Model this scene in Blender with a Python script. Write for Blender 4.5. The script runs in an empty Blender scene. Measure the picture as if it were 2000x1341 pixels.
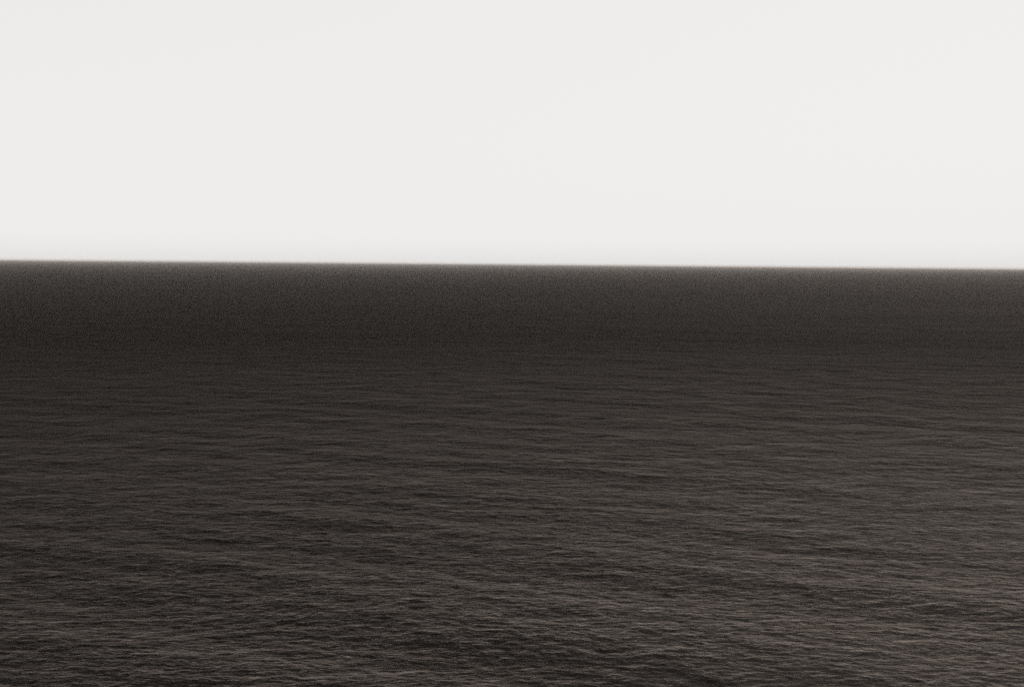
import bpy, math
import numpy as np

# ------------------------------------------------------------------ camera, sky, sun, exposure
sc = bpy.context.scene
CAM_H = 60.0                       # a cliff top above the water, metres
HFOV = 50.0
cd = bpy.data.cameras.new('camera')
cam = bpy.data.objects.new('camera', cd)
sc.collection.objects.link(cam)
sc.camera = cam
cd.sensor_width = 36.0
cd.lens = 18.0 / math.tan(math.radians(HFOV / 2))
cd.clip_start = 0.5
cd.clip_end = 250000.0
from mathutils import Matrix
PITCH, ROLL = 4.152, 0.515
cam.matrix_world = (Matrix.Translation((0, 0, CAM_H))
                    @ Matrix.Rotation(math.radians(90 - PITCH), 4, 'X')
                    @ Matrix.Rotation(math.radians(ROLL), 4, 'Z'))

SUN_EL, SUN_AZ = 50.0, 28.0        # degrees; azimuth measured clockwise from the view direction (+Y)
w = bpy.data.worlds.new('World')
sc.world = w
w.use_nodes = True
nt = w.node_tree
nt.nodes.clear()
N = nt.nodes.new
L = nt.links.new
sky = N('ShaderNodeTexSky')
sky.sky_type = 'NISHITA'
sky.sun_disc = False
sky.sun_elevation = math.radians(SUN_EL)
sky.sun_rotation = math.radians(SUN_AZ)
sky.dust_density = 6.0
sky.air_density = 1.0
bw = N('ShaderNodeRGBToBW')
L(sky.outputs[0], bw.inputs[0])
# an even pale veil of high cloud over the clear sky, thinning the clear sky's share to a tenth
veil = N('ShaderNodeMix'); veil.data_type = 'FLOAT'
veil.inputs[0].default_value = 0.94
L(bw.outputs[0], veil.inputs[2])
veil.inputs[3].default_value = 9.0
# the air just over the horizon is a little duller
tc = N('ShaderNodeTexCoord')
sx = N('ShaderNodeSeparateXYZ')
L(tc.outputs['Generated'], sx.inputs[0])
mr = N('ShaderNodeMapRange'); mr.interpolation_type = 'SMOOTHERSTEP'
L(sx.outputs[2], mr.inputs[0])
mr.inputs[1].default_value = -0.012; mr.inputs[2].default_value = 0.028
mr.inputs[3].default_value = 0.90; mr.inputs[4].default_value = 1.0
hi = N('ShaderNodeMapRange')
L(sx.outputs[2], hi.inputs[0])
hi.inputs[1].default_value = 0.03; hi.inputs[2].default_value = 0.25
hi.inputs[3].default_value = 1.0; hi.inputs[4].default_value = 0.955
mh = N('ShaderNodeMath'); mh.operation = 'MULTIPLY'
L(mr.outputs[0], mh.inputs[0]); L(hi.outputs[0], mh.inputs[1])
mu = N('ShaderNodeMath'); mu.operation = 'MULTIPLY'
L(veil.outputs[0], mu.inputs[0]); L(mh.outputs[0], mu.inputs[1])
tint = N('ShaderNodeVectorMath'); tint.operation = 'SCALE'
tint.inputs[0].default_value = (1.0, 0.9905, 0.983)
L(mu.outputs[0], tint.inputs['Scale'])
bg = N('ShaderNodeBackground')
bg.inputs[1].default_value = 0.1
L(tint.outputs[0], bg.inputs[0])
wo = N('ShaderNodeOutputWorld')
L(bg.outputs[0], wo.inputs[0])

sl = bpy.data.lights.new('sun', 'SUN')
sl.energy = 1.2
sl.angle = math.radians(30)
sl.color = (1.0, 0.965, 0.92)
so = bpy.data.objects.new('sun', sl)
sc.collection.objects.link(so)
from mathutils import Vector
e, a = math.radians(SUN_EL), math.radians(SUN_AZ)
sdir = Vector((math.sin(a) * math.cos(e), math.cos(a) * math.cos(e), math.sin(e)))
so.rotation_euler = sdir.to_track_quat('Z', 'Y').to_euler()

sc.cycles.use_denoising = False
sc.view_settings.view_transform = 'Standard'
sc.view_settings.look = 'None'
sc.view_settings.exposure = 0.0
sc.view_settings.gamma = 1.0
sc.view_settings.use_curve_mapping = False

# ------------------------------------------------------------------ the sea
rng = np.random.default_rng(7)
R_FAR = 60000.0
FPX = 1098.0
STEP = 1.7                        # rings per pixel-sized step of depth

# rings: near ones a metre or so apart, further ones as far apart as the eye can tell
rad = [18.0]
while rad[-1] < R_FAR:
    r = rad[-1]
    if r < 118:
        dr = 2.0
    else:
        dr = max(0.16, r * r / (CAM_H * FPX * STEP))
    rad.append(min(r + dr, R_FAR))
rad = np.array(rad)
dr = np.gradient(rad)
HALF = math.radians(31.0)
NA = 1500
front = np.linspace(-HALF, HALF, NA)
side = np.linspace(HALF, 2 * math.pi - HALF, 140)[1:-1]
ang = np.concatenate([front, side])
da = np.gradient(ang)
nr, na = len(rad), len(ang)
A, R = np.meshgrid(ang, rad)
X = (R * np.sin(A)).astype(np.float32).ravel()
Y = (R * np.cos(A)).astype(np.float32).ravel()
DR = np.repeat(dr, na).astype(np.float32)
DT = (R * da[None, :]).astype(np.float32).ravel()
UX = np.sin(A).astype(np.float32).ravel()
UY = np.cos(A).astype(np.float32).ravel()

# wave trains: (wavelength, heading, height of slope)
waves = []
def band(n, l0, l1, slope, head, spread):
    """n trains with wavelengths l0..l1, total rms slope, mean heading in degrees from +Y"""
    for i in range(n):
        lam = l0 * (l1 / l0) ** ((i + rng.random()) / n)
        th = math.radians(head + rng.normal() * spread)
        k = 2 * math.pi / lam
        amp = slope * math.sqrt(2.0 / n) / k * (0.6 + 0.8 * rng.random())
        waves.append((k * math.sin(th), k * math.cos(th), k, amp, rng.random() * 2 * math.pi))
band(10, 28, 60, 0.025, 205, 5)
band(70, 5, 24, 0.038, 201, 22)
band(120, 1.4, 4.2, 0.076, 198, 30)
band(90, 0.8, 1.7, 0.065, 196, 34)

n = len(X)
Z = np.zeros(n, np.float32); DX = np.zeros(n, np.float32); DY = np.zeros(n, np.float32)
rowmax = n
for (kx, ky, k, amp, ph) in waves:
    # a train is dropped where the rings are too far apart to carry it
    lim = 2.9 / k
    # ring index beyond which this wave can never be carried (rings only get coarser)
    far = np.searchsorted(np.where(rad < 118, 0.0, dr), lim * 6.0)
    m = min(n, int(far) * na)
    if m == 0:
        continue
    s = slice(0, m)
    kr = np.abs(kx * UX[s] + ky * UY[s]) * DR[s]
    kt = np.abs(kx * UY[s] - ky * UX[s]) * DT[s]
    q = np.maximum(kr, kt)
    fade = np.clip((2.9 - q) / 1.3, 0, 1)
    p = kx * X[s] + ky * Y[s] + np.float32(ph)
    c = np.cos(p); sn = np.sin(p)
    Z[s] += amp * fade * c
    ch = 0.75 * amp * fade / k
    DX[s] -= ch * kx * sn
    DY[s] -= ch * ky * sn
co = np.empty((n + 1, 3), np.float32)
co[:n, 0] = X + DX; co[:n, 1] = Y + DY; co[:n, 2] = Z
co[n] = (0, 0, 0)

i = np.arange(nr - 1)[:, None]; j = np.arange(na)[None, :]
jn = (j + 1) % na
quads = np.stack([i * na + j, i * na + jn, (i + 1) * na + jn, (i + 1) * na + j], -1).reshape(-1, 4)
quads = quads[:, ::-1]             # normals upward
jj = np.arange(na)
tris = np.stack([np.full(na, n), (jj + 1) % na, jj], -1)
me = bpy.data.meshes.new('sea')
nq, ntri = len(quads), len(tris)
me.vertices.add(n + 1)
me.vertices.foreach_set('co', co.ravel())
me.loops.add(nq * 4 + ntri * 3)
me.loops.foreach_set('vertex_index', np.concatenate([quads.ravel(), tris.ravel()]).astype(np.int32))
me.polygons.add(nq + ntri)
ls = np.concatenate([np.arange(nq) * 4, nq * 4 + np.arange(ntri) * 3]).astype(np.int32)
me.polygons.foreach_set('loop_start', ls)
me.update(calc_edges=True)
me.polygons.foreach_set('use_smooth', np.ones(nq + ntri, bool))
me.update()
if me.polygons[10].normal.z < 0:
    me.flip_normals()
print('sea tris', nq * 2 + ntri, 'rings', nr)
sea = bpy.data.objects.new('sea', me)
sc.collection.objects.link(sea)
sea['kind'] = 'structure'
sea['label'] = 'dark open sea covered in small wind ripples reaching to the horizon'

F_ZERO, F_EDGE, F_POW = 0.004, 0.475, 8.8
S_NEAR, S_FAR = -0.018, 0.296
H_RIP, H_CHOP, H_ROLL, SIDE_SHADE = 0.35, 0.95, 8.0, 0.065
m = bpy.data.materials.new('sea_water')
m.use_nodes = True
nt = m.node_tree
nt.nodes.clear()
N = nt.nodes.new
L = nt.links.new
def math_(op, a, b=None, c=None):
    x = N('ShaderNodeMath'); x.operation = op
    for q, v in enumerate((a, b, c)):
        if v is None: continue
        if isinstance(v, (int, float)): x.inputs[q].default_value = v
        else: L(v, x.inputs[q])
    return x.outputs[0]
geo = N('ShaderNodeNewGeometry')
def noise(rot, scale, detail, rough, dist=0.0):
    mp = N('ShaderNodeMapping')
    mp.inputs['Rotation'].default_value = (0, 0, math.radians(rot))
    mp.inputs['Scale'].default_value = scale
    L(geo.outputs['Position'], mp.inputs[0])
    t = N('ShaderNodeTexNoise')
    t.inputs['Scale'].default_value = 1.0
    t.inputs['Detail'].default_value = detail
    t.inputs['Roughness'].default_value = rough
    t.inputs['Distortion'].default_value = dist
    L(mp.outputs[0], t.inputs['Vector'])
    return t.outputs[0]
ripple = noise(8, (0.35, 0.85, 0.5), 5.0, 0.62, 0.3)       # wavelets about a metre long
chop = noise(14, (0.15, 0.22, 0.15), 6.0, 0.55, 0.3)    # every size from swell to chop
rollers = noise(15, (0.042, 0.055, 0.04), 5.0, 0.58, 0.2)     # longer waves of the open water
dist = N('ShaderNodeVectorMath'); dist.operation = 'LENGTH'
L(geo.outputs['Position'], dist.inputs[0])
open_ = N('ShaderNodeMapRange'); open_.interpolation_type = 'SMOOTHSTEP'   # sheltered under the cliff, open beyond
L(math_('LOGARITHM', dist.outputs['Value'], 10.0), open_.inputs[0])
open_.inputs[1].default_value = math.log10(180); open_.inputs[2].default_value = math.log10(900)
swell = noise(18, (0.011, 0.017, 0.01), 3.0, 0.5, 0.2)
offing = N('ShaderNodeMapRange'); offing.interpolation_type = 'SMOOTHSTEP'
L(math_('LOGARITHM', dist.outputs['Value'], 10.0), offing.inputs[0])
offing.inputs[1].default_value = math.log10(450); offing.inputs[2].default_value = math.log10(1600)
gust = noise(16, (0.0022, 0.007, 0.001), 3.0, 0.5)      # wind patches, some hundred metres across
gustf = math_('MULTIPLY_ADD', gust, 1.6, 0.2)
hgt = math_('ADD', math_('MULTIPLY', math_('MULTIPLY', ripple, H_RIP), gustf), math_('MULTIPLY', chop, H_CHOP))
hgt = math_('ADD', hgt, math_('MULTIPLY', math_('MULTIPLY', rollers, H_ROLL), open_.outputs[0]))
hgt = math_('ADD', hgt, math_('MULTIPLY', math_('MULTIPLY', swell, 16.0), offing.outputs[0]))
bump = N('ShaderNodeBump')
bump.inputs['Strength'].default_value = 1.0
bump.inputs['Distance'].default_value = 1.0
L(hgt, bump.inputs['Height'])
# grazing water reflects more, seen as through the deep red filter and hard print of the photograph
dot = N('ShaderNodeVectorMath'); dot.operation = 'DOT_PRODUCT'
L(bump.outputs[0], dot.inputs[0]); L(geo.outputs['Incoming'], dot.inputs[1])
cosv = math_('MINIMUM', math_('MAXIMUM', dot.outputs['Value'], 0.0), 1.0)
# waves too small or too far to be modelled one by one still tilt the water towards the eye
sg = N('ShaderNodeMapRange')  # also paints near water brighter and far water darker, through the reflectance
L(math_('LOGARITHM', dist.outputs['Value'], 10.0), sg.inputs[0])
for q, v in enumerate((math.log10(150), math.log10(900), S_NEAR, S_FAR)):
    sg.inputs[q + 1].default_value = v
# side light put into the reflectance: darker left, brighter right; then slow wind patches
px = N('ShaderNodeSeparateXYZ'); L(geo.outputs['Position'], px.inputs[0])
side_shade = math_('MULTIPLY', math_('DIVIDE', px.outputs[0], dist.outputs['Value']), -SIDE_SHADE)
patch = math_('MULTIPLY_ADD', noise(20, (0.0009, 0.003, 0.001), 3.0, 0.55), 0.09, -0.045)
ceff = math_('MAXIMUM', math_('MINIMUM', math_('ADD', math_('ADD', cosv, sg.outputs[0]), math_('ADD', side_shade, patch)), 1.0), 0.0)
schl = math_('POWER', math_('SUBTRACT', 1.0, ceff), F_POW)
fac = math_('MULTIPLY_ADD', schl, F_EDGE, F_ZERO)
gl = N('ShaderNodeBsdfGlossy')
gl.inputs['Color'].default_value = (1.0, 0.862, 0.78, 1)
gl.inputs['Roughness'].default_value = 0.24
L(bump.outputs[0], gl.inputs['Normal'])
df = N('ShaderNodeBsdfDiffuse')
df.inputs['Color'].default_value = (0.003, 0.0026, 0.0023, 1)
mx = N('ShaderNodeMixShader')
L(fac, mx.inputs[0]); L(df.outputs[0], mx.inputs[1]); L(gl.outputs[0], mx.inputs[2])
mo = N('ShaderNodeOutputMaterial')
L(mx.outputs[0], mo.inputs[0])
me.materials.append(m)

# ------------------------------------------------------------------ haze
HB = R_FAR + 2000.0
z0, z1 = -4.0, CAM_H + 6.0
hm = bpy.data.meshes.new('haze')
vs = [(x, y, z) for z in (z0, z1) for y in (-HB, HB) for x in (-HB, HB)]
hm.from_pydata(vs, [], [(0, 2, 3, 1), (4, 5, 7, 6), (0, 1, 5, 4), (1, 3, 7, 5), (3, 2, 6, 7), (2, 0, 4, 6)])
haze = bpy.data.objects.new('haze', hm)
sc.collection.objects.link(haze)
haze['kind'] = 'stuff'
haze['label'] = 'pale haze hanging over the sea and thickening to the horizon'
haze['category'] = 'haze'
hv = bpy.data.materials.new('haze_air')
hv.use_nodes = True
nt = hv.node_tree
nt.nodes.clear()
pv = nt.nodes.new('ShaderNodeVolumePrincipled')
pv.inputs['Color'].default_value = (1.0, 0.905, 0.84, 1)
pv.inputs['Density'].default_value = 2.2e-5
pv.inputs['Anisotropy'].default_value = 0.0
ov = nt.nodes.new('ShaderNodeOutputMaterial')
nt.links.new(pv.outputs[0], ov.inputs['Volume'])
hm.materials.append(hv)
